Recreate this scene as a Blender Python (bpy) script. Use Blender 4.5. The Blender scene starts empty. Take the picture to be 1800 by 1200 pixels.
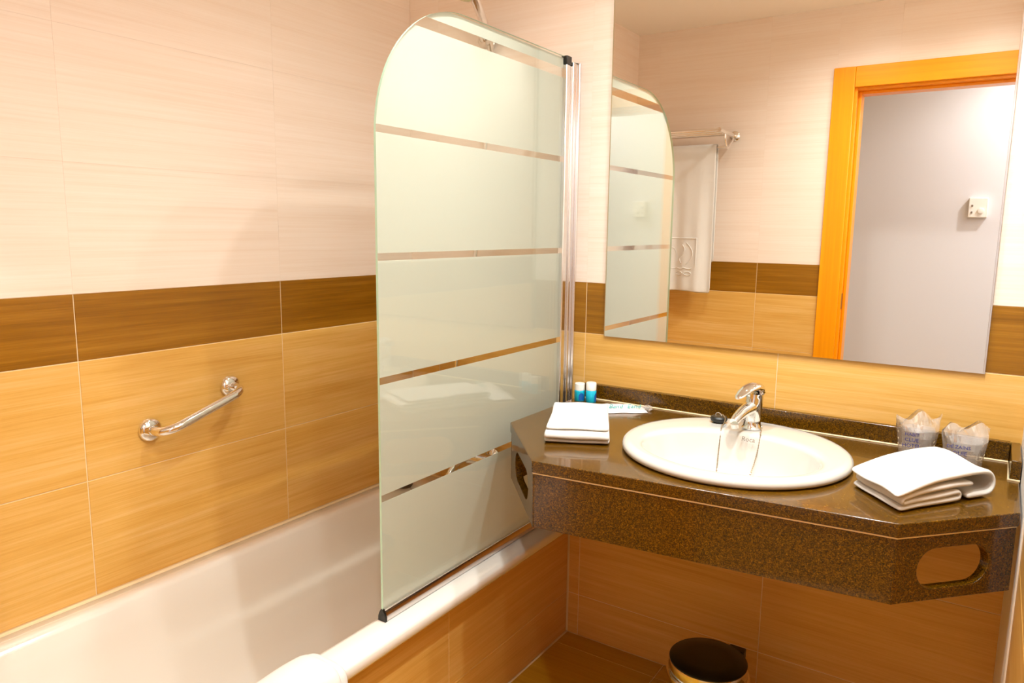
import bpy, bmesh, math, random
from mathutils import Vector, Matrix, noise
random.seed(7)
S = bpy.context.scene
COL = S.collection
PI = math.pi

# ------------------------------------------------------------------ camera
cam = bpy.data.cameras.new('camera')
cam.sensor_width = 36.0
cam.lens = 1288.18 / 1800 * 36
cam.clip_start = 0.01
camo = bpy.data.objects.new('camera', cam)
COL.objects.link(camo)
cr = Vector((0.83292, 0.55326, 0.012015)); cu = Vector((-0.09413, 0.120247, 0.988271)); cf = Vector((-0.545328, 0.824283, -0.152235))
camo.matrix_world = Matrix(((cr.x, cu.x, -cf.x, 1.8134), (cr.y, cu.y, -cf.y, -2.0643), (cr.z, cu.z, -cf.z, 1.3660), (0, 0, 0, 1)))
S.camera = camo

# ------------------------------------------------------------------ world, exposure
w = bpy.data.worlds.new('world'); S.world = w; w.use_nodes = True
w.node_tree.nodes['Background'].inputs[0].default_value = (1.0, 0.93, 0.85, 1)
w.node_tree.nodes['Background'].inputs[1].default_value = 0.15
S.view_settings.view_transform = 'Standard'
S.view_settings.look = 'None'
S.view_settings.gamma = 1.0
S.view_settings.use_curve_mapping = False
S.view_settings.exposure = -0.22
S.cycles.max_bounces = 14
S.cycles.diffuse_bounces = 8
S.cycles.glossy_bounces = 6
S.cycles.transparent_max_bounces = 32
S.cycles.caustics_reflective = False
S.cycles.caustics_refractive = False
S.cycles.sample_clamp_indirect = 6.0

LAMP_COL = (0.93, 0.955, 0.94)
LAMP_W = 16.0
DOWNLIGHTS = [(1.02, -0.62), (1.72, -0.50), (1.70, -0.90), (1.18, -1.45), (1.70, -1.48)]
CORRIDOR_LAMP = (2.25, -2.46)
CORRIDOR_W = 24.0

# ------------------------------------------------------------------ dimensions (metres)
W, L, H = 1.898, 1.959, 2.447          # room width, depth, height
ZB, ZT = 1.039, 1.201                  # dark tile band
CT = 0.834                             # counter top
RIM = 0.437                            # bath rim

# ------------------------------------------------------------------ helpers
def lin(h):
    h = h.lstrip('#'); o = []
    for i in (0, 2, 4):
        c = int(h[i:i + 2], 16) / 255
        o.append(c / 12.92 if c <= 0.04045 else ((c + 0.055) / 1.055) ** 2.4)
    return (*o, 1)

class MB:
    def __init__(s): s.v = []; s.f = []; s.m = []
    def add(s, vs, fs, mi=0):
        b = len(s.v); s.v += [tuple(v) for v in vs]
        for f in fs: s.f.append(tuple(b + i for i in f)); s.m.append(mi)
        return s
    def box(s, x0, x1, y0, y1, z0, z1, mi=0):
        return s.add([(x0,y0,z0),(x1,y0,z0),(x1,y1,z0),(x0,y1,z0),(x0,y0,z1),(x1,y0,z1),(x1,y1,z1),(x0,y1,z1)],
                     [(0,3,2,1),(4,5,6,7),(0,1,5,4),(1,2,6,5),(2,3,7,6),(3,0,4,7)], mi)
    def loft(s, loops, closed=True, cap0=False, cap1=False, mi=0):
        n = len(loops[0]); vs = [p for l in loops for p in l]; fs = []
        for i in range(len(loops) - 1):
            for j in range(n if closed else n - 1):
                k = (j + 1) % n
                fs.append((i*n+j, i*n+k, (i+1)*n+k, (i+1)*n+j))
        if cap0: fs.append(tuple(reversed(range(n))))
        if cap1: fs.append(tuple((len(loops)-1)*n + j for j in range(n)))
        return s.add(vs, fs, mi)
    def lathe(s, prof, c=(0,0,0), axis=(0,0,1), n=32, cap0=True, cap1=True, mi=0):
        ax = Vector(axis).normalized(); a = ax.orthogonal().normalized(); b = ax.cross(a); c = Vector(c)
        return s.loft([[c + ax*h + (a*math.cos(2*PI*j/n) + b*math.sin(2*PI*j/n))*r for j in range(n)] for r, h in prof], True, cap0, cap1, mi)
    def tube(s, pts, rad, n=12, cap=True, mi=0):
        pts = [Vector(p) for p in pts]; loops = []; prev = None
        for i, p in enumerate(pts):
            t = (pts[min(i+1, len(pts)-1)] - pts[max(i-1, 0)]).normalized()
            if prev is None: a = t.orthogonal().normalized()
            else: a = (prev - t * prev.dot(t)).normalized()
            prev = a; b = t.cross(a); r = rad[i] if isinstance(rad, (list, tuple)) else rad
            loops.append([p + (a*math.cos(2*PI*j/n) + b*math.sin(2*PI*j/n))*r for j in range(n)])
        return s.loft(loops, True, cap, cap, mi)
    def prism(s, poly, z0, z1, mi=0):
        return s.loft([[(x, y, z0) for x, y in poly], [(x, y, z1) for x, y in poly]], True, True, True, mi)

def bez(pts, n=8):
    """Catmull-Rom through points"""
    pts = [Vector(p) for p in pts]; out = []
    P = [pts[0]*2 - pts[1]] + pts + [pts[-1]*2 - pts[-2]]
    for i in range(1, len(P) - 2):
        for k in range(n):
            t = k / n; p0, p1, p2, p3 = P[i-1], P[i], P[i+1], P[i+2]
            out.append(0.5*((2*p1) + (p2-p0)*t + (2*p0-5*p1+4*p2-p3)*t*t + (3*p1-p0-3*p2+p3)*t**3))
    out.append(pts[-1]); return out

def wloc(o):
    v = Vector((0, 0, 0))
    while o: v += o.location; o = o.parent
    return v

def obj(name, mb, mats, parent=None, smooth=False, bevel=0, seg=2, sub=0, angle=40):
    me = bpy.data.meshes.new(name)
    off = wloc(parent)
    me.from_pydata([tuple(Vector(v) - off) for v in mb.v], [], mb.f)
    if not isinstance(mats, (list, tuple)): mats = [mats]
    for m in mats: me.materials.append(m)
    for p, mi in zip(me.polygons, mb.m): p.material_index = mi
    bm = bmesh.new(); bm.from_mesh(me)
    bmesh.ops.remove_doubles(bm, verts=bm.verts, dist=1e-6)
    bmesh.ops.recalc_face_normals(bm, faces=bm.faces)
    bm.to_mesh(me); bm.free()
    o = bpy.data.objects.new(name, me); COL.objects.link(o)
    if parent: o.parent = parent
    if bevel:
        b = o.modifiers.new('bevel', 'BEVEL'); b.width = bevel; b.segments = seg; b.limit_method = 'ANGLE'; b.angle_limit = math.radians(35)
    if sub:
        b = o.modifiers.new('subdivision', 'SUBSURF'); b.levels = sub; b.render_levels = sub
    if smooth or bevel:
        for p in me.polygons: p.use_smooth = True
        if not sub and angle < 180:
            me.set_sharp_from_angle(angle=math.radians(angle))
    return o

def thing(name, label, cat, loc=(0, 0, 0), group=None):
    o = bpy.data.objects.new(name, None); COL.objects.link(o); o.empty_display_size = 0.05
    o.location = loc; o['label'] = label; o['category'] = cat
    if group: o['group'] = group
    return o

def tag(o, label, cat, group=None):
    o['label'] = label; o['category'] = cat
    if group: o['group'] = group
    return o

def struct(name, mb, m, label=None, **k):
    o = obj(name, mb, m, **k); o['kind'] = 'structure'
    if label: o['label'] = label
    return o

def text_mesh(name, body, size, mat, M, parent, extrude=0.0003, shear=0.0, align='CENTER'):
    c = bpy.data.curves.new(name, 'FONT'); c.body = body; c.size = size; c.extrude = extrude; c.align_x = align; c.align_y = 'CENTER'; c.shear = shear; c.resolution_u = 2
    t = bpy.data.objects.new(name, c); COL.objects.link(t)
    dg = bpy.context.evaluated_depsgraph_get(); dg.update()
    me = bpy.data.meshes.new_from_object(t.evaluated_get(dg))
    COL.objects.unlink(t); bpy.data.objects.remove(t)
    me.transform(M); me.transform(Matrix.Translation(-wloc(parent)))
    me.materials.clear(); me.materials.append(mat)
    o = bpy.data.objects.new(name, me); COL.objects.link(o); o.parent = parent
    return o

# ------------------------------------------------------------------ materials
def mat(name):
    m = bpy.data.materials.new(name); m.use_nodes = True
    nt = m.node_tree; return m, nt, nt.nodes['Principled BSDF']

def plain(name, col, rough=0.5, metal=0.0, spec=0.5, coat=0.0, bump=None):
    m, nt, b = mat(name)
    b.inputs['Base Color'].default_value = lin(col) if isinstance(col, str) else col
    b.inputs['Roughness'].default_value = rough; b.inputs['Metallic'].default_value = metal
    b.inputs['Specular IOR Level'].default_value = spec; b.inputs['Coat Weight'].default_value = coat
    n = nt.nodes.new('ShaderNodeTexNoise'); n.inputs['Scale'].default_value = bump[0] if bump else 60
    tc = nt.nodes.new('ShaderNodeTexCoord'); nt.links.new(tc.outputs['Object'], n.inputs['Vector'])
    n.inputs['Detail'].default_value = 4
    bp = nt.nodes.new('ShaderNodeBump'); bp.inputs['Strength'].default_value = bump[1] if bump else 0.01
    bp.inputs['Distance'].default_value = bump[2] if bump else 0.001
    nt.links.new(n.outputs['Fac'], bp.inputs['Height']); nt.links.new(bp.outputs['Normal'], b.inputs['Normal'])
    return m

def tile_mat(name, c0, c1, c2, rough, sx=2.2, sz=95.0, bump=0.12, spec=0.5):
    m, nt, b = mat(name); N = nt.nodes.new; K = nt.links.new
    tc = N('ShaderNodeTexCoord'); oi = N('ShaderNodeObjectInfo')
    mul = N('ShaderNodeMath'); mul.operation = 'MULTIPLY'; mul.inputs[1].default_value = 53.0; K(oi.outputs['Random'], mul.inputs[0])
    add = N('ShaderNodeVectorMath'); add.operation = 'ADD'; K(tc.outputs['Object'], add.inputs[0]); K(mul.outputs[0], add.inputs[1])
    def streak(ax, az, det):
        mp = N('ShaderNodeMapping'); mp.inputs['Scale'].default_value = (ax, 1, az); K(add.outputs[0], mp.inputs['Vector'])
        n = N('ShaderNodeTexNoise'); n.inputs['Scale'].default_value = 1.0; n.inputs['Detail'].default_value = det; n.inputs['Roughness'].default_value = 0.6
        K(mp.outputs[0], n.inputs['Vector']); return n
    fine = streak(sx * 3, sz * 3.2, 3); mid = streak(sx, sz, 4); broad = streak(sx * 0.7, sz * 0.18, 2)
    r = N('ShaderNodeValToRGB'); r.color_ramp.elements[0].position = 0.32; r.color_ramp.elements[1].position = 0.68
    r.color_ramp.elements[0].color = lin(c0); r.color_ramp.elements[1].color = lin(c2)
    e = r.color_ramp.elements.new(0.5); e.color = lin(c1)
    a1 = N('ShaderNodeMath'); a1.operation = 'MULTIPLY_ADD'; K(mid.outputs['Fac'], a1.inputs[0]); a1.inputs[1].default_value = 0.42
    a2 = N('ShaderNodeMath'); a2.operation = 'MULTIPLY_ADD'; K(fine.outputs['Fac'], a2.inputs[0]); a2.inputs[1].default_value = 0.26
    a3 = N('ShaderNodeMath'); a3.operation = 'MULTIPLY'; K(broad.outputs['Fac'], a3.inputs[0]); a3.inputs[1].default_value = 0.32
    K(a3.outputs[0], a2.inputs[2]); K(a2.outputs[0], a1.inputs[2]); K(a1.outputs[0], r.inputs['Fac'])
    K(r.outputs['Color'], b.inputs['Base Color'])
    b.inputs['Roughness'].default_value = rough; b.inputs['Specular IOR Level'].default_value = spec
    bp = N('ShaderNodeBump'); bp.inputs['Strength'].default_value = bump; bp.inputs['Distance'].default_value = 0.0012
    K(fine.outputs['Fac'], bp.inputs['Height']); K(bp.outputs['Normal'], b.inputs['Normal'])
    return m

M_OAK = tile_mat('tan_woodgrain_tile', '#cb953e', '#d9a958', '#e4ba76', 0.28)
M_DARK = tile_mat('dark_brown_tile', '#754a04', '#8f5e0c', '#a67422', 0.28, bump=0.22)
M_CREAM = tile_mat('cream_linen_tile', '#e9d5c2', '#efdfd0', '#f3e6da', 0.34, sx=1.5, sz=120, bump=0.05)
M_FLOOR = tile_mat('brown_floor_tile', '#a87a10', '#b6881c', '#c2982e', 0.3)
M_GROUT = plain('sand_grout', '#e6cfa4', 0.9)
M_GROUTC = plain('cream_grout', '#e8d7c0', 0.9)
M_WHITEWALL = plain('white_paint', '#f2ede4', 0.75, bump=(200, 0.05, 0.001))
M_GREYWALL = plain('pale_grey_paint', '#dcdbde', 0.8, bump=(260, 0.08, 0.001))
M_ORANGE = tile_mat('honey_wood', '#e68c00', '#ee9802', '#f2a40c', 0.3, sx=60, sz=1.2, bump=0.03)
M_ORANGEH = tile_mat('honey_wood_rail', '#e68c00', '#ee9802', '#f2a40c', 0.3, sx=1.2, sz=60, bump=0.03)
M_PORC = plain('white_porcelain', '#cfcac1', 0.06, coat=0.6)
M_ENAMEL = plain('white_enamel', '#e6e0d5', 0.08, coat=0.5)
M_CHROME = plain('chrome', (0.86, 0.84, 0.82, 1), 0.06, 1.0)
M_ALU = plain('polished_aluminium', (0.85, 0.83, 0.82, 1), 0.16, 1.0)
M_STEEL = plain('polished_steel', (0.80, 0.77, 0.73, 1), 0.12, 1.0)
M_BLACK = plain('black_plastic', '#15140f', 0.35)
M_RUBBER = plain('black_rubber', '#16150f', 0.45)
M_WPLAST = plain('white_plastic', '#f1eee6', 0.3)
M_CYAN = plain('cyan_plastic', '#10b8d8', 0.25)
M_BLUE = plain('dark_blue_print', '#0a58a8', 0.35)
M_TEAL = plain('teal_print', '#159a98', 0.5)
M_NAVY = plain('navy_print', '#35358a', 0.5)
M_GREYP = plain('grey_print', '#7a6a5c', 0.5)
M_TOWEL = plain('white_terry', '#e0dcd5', 0.95, spec=0.1, bump=(900, 0.5, 0.002))
M_SEAL_HIGHLIGHT = plain('sealant_and_highlight', '#e8d2a8', 0.4)  # sealant beads, and the painted highlight strip under the worktop edge
M_BRASS = plain('dark_brass', (0.35, 0.22, 0.08, 1), 0.4, 1.0)
M_CHAIN = plain('dull_chain', (0.42, 0.33, 0.22, 1), 0.35, 1.0)
M_MIRROR = plain('mirror_silver', (0.93, 0.92, 0.88, 1), 0.0, 1.0)
M_MIRROR.node_tree.nodes['Principled BSDF'].inputs['Normal'].links and M_MIRROR.node_tree.links.remove(M_MIRROR.node_tree.nodes['Principled BSDF'].inputs['Normal'].links[0])
M_MEDGE = plain('mirror_edge', '#a8926a', 0.3)

def granite():
    m, nt, b = mat('brown_granite'); N = nt.nodes.new; K = nt.links.new
    tc = N('ShaderNodeTexCoord')
    v = N('ShaderNodeTexVoronoi'); v.inputs['Scale'].default_value = 520; K(tc.outputs['Object'], v.inputs['Vector'])
    n = N('ShaderNodeTexNoise'); n.inputs['Scale'].default_value = 170; n.inputs['Detail'].default_value = 5; n.inputs['Roughness'].default_value = 0.7; K(tc.outputs['Object'], n.inputs['Vector'])
    mx = N('ShaderNodeMath'); mx.operation = 'MULTIPLY_ADD'; K(v.outputs['Color'], mx.inputs[0]); mx.inputs[1].default_value = 0.45
    m2 = N('ShaderNodeMath'); m2.operation = 'MULTIPLY'; K(n.outputs['Fac'], m2.inputs[0]); m2.inputs[1].default_value = 0.6; K(m2.outputs[0], mx.inputs[2])
    r = N('ShaderNodeValToRGB'); el = r.color_ramp.elements
    el[0].position = 0.28; el[0].color = lin('#1e1402'); el[1].position = 0.85; el[1].color = lin('#96680e')
    e = el.new(0.5); e.color = lin('#4a2f03'); e = el.new(0.68); e.color = lin('#6a4604')
    K(mx.outputs[0], r.inputs['Fac']); K(r.outputs['Color'], b.inputs['Base Color'])
    b.inputs['Roughness'].default_value = 0.25; b.inputs['Specular IOR Level'].default_value = 0.35; b.inputs['Coat Weight'].default_value = 0.4; b.inputs['Coat Roughness'].default_value = 0.05
    return m
M_GRAN = granite()

def glass_mat(name, tint, refl=1.0, base=0.0, milky=0.0):
    """thin clear sheet: see-through with a fresnel sheen"""
    m = bpy.data.materials.new(name); m.use_nodes = True; nt = m.node_tree; nt.nodes.clear(); N = nt.nodes.new; K = nt.links.new
    out = N('ShaderNodeOutputMaterial'); t = N('ShaderNodeBsdfTransparent'); t.inputs[0].default_value = (*tint, 1)
    g = N('ShaderNodeBsdfGlossy'); g.inputs['Roughness'].default_value = 0.02; g.inputs['Color'].default_value = (1, 1, 1, 1)
    lw = N('ShaderNodeLayerWeight'); lw.inputs[0].default_value = 0.5
    pw = N('ShaderNodeMath'); pw.operation = 'POWER'; pw.inputs[1].default_value = 5.0; K(lw.outputs['Facing'], pw.inputs[0])
    f = N('ShaderNodeMath'); f.operation = 'MULTIPLY_ADD'; f.inputs[1].default_value = 0.957; f.inputs[2].default_value = 0.043; K(pw.outputs[0], f.inputs[0])
    ma = N('ShaderNodeMath'); ma.operation = 'MULTIPLY_ADD'; ma.inputs[1].default_value = refl; ma.inputs[2].default_value = base; K(f.outputs[0], ma.inputs[0])
    mx = N('ShaderNodeMixShader'); K(ma.outputs[0], mx.inputs[0]); K(t.outputs[0], mx.inputs[1]); K(g.outputs[0], mx.inputs[2])
    last = mx
    if milky:
        d = N('ShaderNodeBsdfDiffuse'); d.inputs[0].default_value = (0.95, 0.93, 0.92, 1)
        m2 = N('ShaderNodeMixShader'); m2.inputs[0].default_value = milky; K(mx.outputs[0], m2.inputs[1]); K(d.outputs[0], m2.inputs[2]); last = m2
    K(last.outputs[0], out.inputs[0]); return m
M_GLASS = glass_mat('clear_screen_glass', (0.96, 0.985, 0.965))
M_FILM = glass_mat('crinkled_clear_film', (0.97, 0.965, 0.965), 1.8, 0.10, 0.13)
M_CUP = glass_mat('clear_plastic_cup', (0.95, 0.94, 0.93), 1.5, 0.07, 0.07)

def frost():
    m = bpy.data.materials.new('frosted_film'); m.use_nodes = True; nt = m.node_tree; nt.nodes.clear(); N = nt.nodes.new; K = nt.links.new
    out = N('ShaderNodeOutputMaterial')
    t = N('ShaderNodeBsdfTransparent'); t.inputs[0].default_value = (0.93, 0.97, 0.93, 1)
    d = N('ShaderNodeBsdfDiffuse'); d.inputs[0].default_value = (0.81, 0.825, 0.785, 1)
    tr = N('ShaderNodeBsdfTranslucent'); tr.inputs[0].default_value = (0.88, 0.89, 0.86, 1)
    a = N('ShaderNodeMixShader'); a.inputs[0].default_value = 0.48; K(d.outputs[0], a.inputs[1]); K(tr.outputs[0], a.inputs[2])
    b = N('ShaderNodeMixShader'); b.inputs[0].default_value = 0.12; K(a.outputs[0], b.inputs[1]); K(t.outputs[0], b.inputs[2])
    K(b.outputs[0], out.inputs[0]); return m
M_FROST = frost()
M_GEDGE = plain('green_glass_edge', '#bfe6cf', 0.2)

def emit(name, col, st):
    m = bpy.data.materials.new(name); m.use_nodes = True; nt = m.node_tree; nt.nodes.clear()
    e = nt.nodes.new('ShaderNodeEmission'); e.inputs[0].default_value = (*col, 1); e.inputs[1].default_value = st
    o = nt.nodes.new('ShaderNodeOutputMaterial'); nt.links.new(e.outputs[0], o.inputs[0]); return m
M_LENS = emit('lit_lamp_lens', LAMP_COL, 30.0)

# ------------------------------------------------------------------ room shell
TT = 0.012      # tile depth behind its face
GD = 0.0014     # grout recess
wall_back = struct('wall_back', MB().box(-0.1, W + 0.1, GD, 0.1, 0, H), M_GROUT, 'back wall tiled tan, dark brown and cream around the mirror')
wall_left = struct('wall_left', MB().box(-0.1, -GD, -L, GD, 0, H), M_GROUT, 'left wall tiled tan, dark brown and cream along the bath')
wall_right = struct('wall_right', MB().box(W + GD, W + 0.1, -L, GD, 0, H), M_GROUT, 'right wall with tan tiles beside the vanity')
DX0, DX1, DZ = 1.045, W, 2.160          # outer edge of door casing
JX0, JX1, JZ = 1.140, W - 0.012, 2.066  # rough opening
YO0, YO1 = -2.085, -L - GD
m = MB().box(0 - 0.1, JX0, YO0, YO1, 0, H).box(JX0, W + 0.1, YO0, YO1, JZ, H).box(JX1, W + 0.1, YO0, YO1, 0, JZ)
wall_front = struct('wall_front', m, M_GROUT, 'wall with the doorway, seen in the mirror')
floor = struct('floor', MB().box(-0.1, W + 0.1, -L - 0.13, 0.1, -0.08, -GD), M_GROUT, 'brown tiled bathroom floor')
ceiling = struct('ceiling', MB().box(-0.1, W + 0.1, -L - 0.13, 0.1, H, H + 0.08), M_WHITEWALL, 'plain white bathroom ceiling')
# corridor outside the doorway
YC = -2.85
struct('floor_corridor', MB().box(-0.4, 3.0, YC, YO0, -0.08, 0.0), M_FLOOR)
struct('ceiling_corridor', MB().box(-0.4, 3.0, YC, YO0, H, H + 0.08), M_WHITEWALL)
struct('wall_corridor', MB().box(-0.4, 3.0, YC - 0.1, YC, -0.08, H + 0.08), M_GREYWALL, 'pale grey corridor wall seen through the doorway in the mirror')
struct('wall_corridor_left', MB().box(-0.5, -0.4, YC - 0.1, YO0, -0.08, H + 0.08), M_GREYWALL)
struct('wall_corridor_right', MB().box(3.0, 3.1, YC - 0.1, YO0, -0.08, H + 0.08), M_GREYWALL)
struct('wall_corridor_back', MB().box(W + 0.1, 3.0, YO0, YO0 + 0.1, -0.08, H + 0.08), M_GREYWALL)
struct('wall_corridor_back', MB().box(-0.4, -0.1, YO0, YO0 + 0.1, -0.08, H + 0.08), M_GREYWALL)

# ---- tiles, one object each, mesh shared between equal sizes
_tm = {}
def tile_mesh(w_, h_, m):
    k = (round(w_, 4), round(h_, 4), m.name)
    if k in _tm: return _tm[k]
    a, b, c = w_/2, h_/2, (0.0001 if m is M_CREAM else 0.0007)
    v = [(-a,TT,-b),(a,TT,-b),(a,TT,b),(-a,TT,b),(-a,c,-b),(a,c,-b),(a,c,b),(-a,c,b),(-a+c,0,-b+c),(a-c,0,-b+c),(a-c,0,b-c),(-a+c,0,b-c)]
    f = [(8,9,10,11),(4,5,9,8),(5,6,10,9),(6,7,11,10),(7,4,8,11),(0,1,5,4),(1,2,6,5),(2,3,7,6),(3,0,4,7)]
    me = bpy.data.meshes.new('tile'); me.from_pydata(v, [], f); me.materials.append(m); _tm[k] = me; return me
ROWS = [(0, .145, M_OAK), (.145, .443, M_OAK), (.443, .741, M_OAK), (.741, ZB, M_OAK), (ZB, ZT, M_DARK),
        (ZT, 1.506, M_CREAM), (1.506, 1.811, M_CREAM), (1.811, 2.116, M_CREAM), (2.116, 2.421, M_CREAM), (2.421, H, M_CREAM)]
def tiles(parent, place, rot, cols, areas, rows=ROWS):
    for i in range(len(cols) - 1):
        for (z0, z1, m) in rows:
            for (u0, u1, w0, w1) in areas:
                a, b, c, d = max(cols[i], u0), min(cols[i+1], u1), max(z0, w0), min(z1, w1)
                if b - a < 0.012 or d - c < 0.012: continue
                g = 0.0001 if m is M_CREAM else 0.0012
                me = tile_mesh(b - a - 2*g, d - c - 2*g, m)
                o = bpy.data.objects.new('tile', me); COL.objects.link(o); o.parent = parent
                o.location = place((a + b)/2, (c + d)/2); o.rotation_euler = rot
tiles(wall_back, lambda u, z: (u, 0, z), (0, 0, 0), [0, .129, .729, 1.3265, W], [(0, W, .443, H), (.69, W, 0, .443)])
tiles(wall_left, lambda u, z: (0, u, z), (0, 0, PI/2), [-L, -1.8, -1.2, -.6, 0], [(-L, 0, .443, H)])
tiles(wall_front, lambda u, z: (u, -L, z), (0, 0, PI), [0, .129, .729, 1.329, W], [(0, DX0 + .012, .443, H), (.69, DX0 + .012, 0, .443), (DX0 + .012, W, DZ - .012, H)])
tiles(wall_right, lambda u, z: (W, u, z), (0, 0, -PI/2), [-L, -1.62, -1.02, -.42], [(-L, -.42, 0, H)])
fr = [(-L, -1.877, M_FLOOR), (-1.877, -1.577, M_FLOOR), (-1.577, -1.277, M_FLOOR), (-1.277, -.977, M_FLOOR), (-.977, -.677, M_FLOOR), (-.677, -.377, M_FLOOR), (-.377, -.077, M_FLOOR), (-.077, 0, M_FLOOR)]
tiles(floor, lambda u, y: (u, y, 0), (-PI/2, 0, 0), [.69, 1.04, 1.64, W], [(.69, W, -L, 0)], fr)
# white boxed-in strip on the right wall by the vanity
struct('trim_1', MB().box(W - 0.003, W + 0.02, -0.42, 0.0, 0, H), M_WHITEWALL, 'white vertical strip on the right wall beside the vanity', bevel=0.002)

# ---- doorway
door = bpy.data.objects.new('door_1', None); COL.objects.link(door); door.location = (JX0, -L, 0)
door['kind'] = 'structure'; door['label'] = 'honey coloured wooden door frame seen in the mirror'
CY = -L + 0.016
obj('casing', MB().box(DX0, JX0 + .004, -L - 0.002, CY, 0, DZ), M_ORANGE, door, bevel=0.003)
obj('casing', MB().box(JX0 + .0045, W - 0.002, -L - 0.002, CY, JZ - .004, DZ), M_ORANGEH, door, bevel=0.003)
obj('jamb', MB().box(JX0, JX0 + .016, YO0, -L - 0.004, 0, JZ), M_ORANGE, door, bevel=0.0015)
obj('door_stop', MB().box(JX0 + .016, JX0 + .030, YO0, -L - 0.045, 0, JZ - .016), M_ORANGE, door, bevel=0.002)
obj('jamb', MB().box(JX0 + .016, JX1, YO0, -L - 0.004, JZ - .016, JZ), M_ORANGEH, door, bevel=0.0015)
obj('door_stop', MB().box(JX0 + .030, JX1, YO0, -L - 0.045, JZ - .030, JZ - .016), M_ORANGEH, door, bevel=0.002)
obj('strike_plate', MB().box(JX0 + .0155, JX0 + .0175, -L - 0.036, -L - 0.012, .98, 1.06), M_BRASS, door)

# ---- downlights
for i, (x, y) in enumerate(DOWNLIGHTS):
    d = thing('downlight', ['recessed ceiling downlight nearest the bath, above the screen', 'recessed ceiling downlight above the washbasin',
              'recessed ceiling downlight in the middle of the room', 'recessed ceiling downlight by the towel rack wall', 'recessed ceiling downlight just inside the doorway'][i], 'downlight', (x, y, H), 'recessed ceiling downlights')
    obj('trim_ring', MB().loft([[(x + r*math.cos(2*PI*j/32), y + r*math.sin(2*PI*j/32), z) for j in range(32)] for r, z in ((.046, H), (.045, H - .006), (.036, H - .006), (.034, H + .0))]), M_CHROME, d, smooth=True)
    obj('lens', MB().lathe([(.034, -.002), (.034, -.004)], (x, y, H), n=24), M_LENS, d)
    l = bpy.data.lights.new('downlight_lamp', 'SPOT'); l.energy = LAMP_W * 4 * (1.15, 1.05, 1.65, .75, .7)[i]; l.color = LAMP_COL; l.spot_size = math.radians(152); l.spot_blend = 1.0; l.shadow_soft_size = 0.03
    lo = bpy.data.objects.new('downlight_lamp', l); COL.objects.link(lo); lo.parent = d; lo.location = (0, 0, -0.012)
x, y = CORRIDOR_LAMP
d = thing('corridor_downlight', 'recessed downlight in the corridor ceiling', 'downlight', (x, y, H))
obj('trim_ring', MB().loft([[(x + r*math.cos(2*PI*j/32), y + r*math.sin(2*PI*j/32), z) for j in range(32)] for r, z in ((.060, H), (.058, H - .006), (.047, H - .006), (.045, H))]), M_CHROME, d, smooth=True)
obj('lens', MB().lathe([(.045, -.002), (.045, -.004)], (x, y, H), n=24), M_LENS, d)
l = bpy.data.lights.new('corridor_lamp', 'SPOT'); l.energy = CORRIDOR_W * 4; l.color = (0.98, 0.95, 0.95); l.spot_size = math.radians(165); l.spot_blend = 0.5; l.shadow_soft_size = 0.03
lo = bpy.data.objects.new('corridor_lamp', l); COL.objects.link(lo); lo.parent = d; lo.location = (0, 0, -0.012)

# ------------------------------------------------------------------ bathtub
TUBY = -1.70
tub = thing('bathtub', 'white enamel bathtub along the left wall with tan tiled side', 'bathtub', (0.37, -0.85, 0))
def rrect(x0, x1, y0, y1, r, z, n=10, per=8):
    r = min(r, (x1-x0)/2 - .001, (y1-y0)/2 - .001); P = []
    cs = [((x1-r, y1-r), 0), ((x0+r, y1-r), PI/2), ((x0+r, y0+r), PI), ((x1-r, y0+r), 1.5*PI)]
    for k, ((cx, cy), a) in enumerate(cs):
        for j in range(n + 1): t = a + PI/2*j/n; P.append((cx + r*math.cos(t), cy + r*math.sin(t), z))
        (nx, ny), na = cs[(k+1) % 4]; e = (nx + r*math.cos(na), ny + r*math.sin(na)); s_ = P[-1]
        for j in range(1, per): P.append((s_[0] + (e[0]-s_[0])*j/per, s_[1] + (e[1]-s_[1])*j/per, z))
    return P
lp = [rrect(.006, .716, TUBY + .004, -.006, .004, .398), rrect(.004, .730, TUBY + .002, -.004, .006, .402), rrect(.003, .737, TUBY, -.003, .008, .412), rrect(.003, .737, TUBY, -.003, .010, RIM - .006), rrect(.005, .733, TUBY + .002, -.005, .010, RIM),
      rrect(.052, .655, TUBY + .07, -.085, .11, RIM), rrect(.062, .645, TUBY + .08, -.095, .11, RIM - .003), rrect(.070, .637, TUBY + .09, -.103, .115, RIM - .014),
      rrect(.082, .626, TUBY + .12, -.115, .13, .36), rrect(.105, .605, TUBY + .19, -.135, .14, .24), rrect(.130, .580, TUBY + .28, -.155, .15, .14), rrect(.155, .555, TUBY + .34, -.18, .15, .095), rrect(.20, .51, TUBY + .40, -.23, .13, .075), rrect(.28, .43, TUBY + .6, -.40, .07, .070)]
obj('basin', MB().loft(lp, True, False, True), M_ENAMEL, tub, smooth=True, angle=180)
panel = obj('side_panel', MB().box(.60, .6855 - GD, TUBY, -.0005, 0.001, .398), M_GROUT, tub)
for (a, b) in ((-.645, -.002), (-1.245, -.645), (TUBY, -1.245)):
    for (c, d_) in ((.001, .145), (.145, .397)):
        me = tile_mesh(b - a - .0024, d_ - c - .0024, M_OAK)
        o = bpy.data.objects.new('tile', me); COL.objects.link(o); o.parent = panel
        o.location = Vector((.6855, (a + b)/2, (c + d_)/2)) - wloc(panel); o.rotation_euler = (0, 0, PI/2)
OV = (.352, -.118, .345)
obj('overflow_plate', MB().lathe([(.031, 0), (.031, .006), (.026, .011), (.010, .012)], OV, (0.02, -1, 0.14), 28), M_CHROME, tub, smooth=True)
obj('drain', MB().lathe([(.030, 0), (.030, .003), (.022, .001)], (.352, -.42, .070), (0, 0, 1), 24), M_CHROME, tub, smooth=True)
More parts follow.
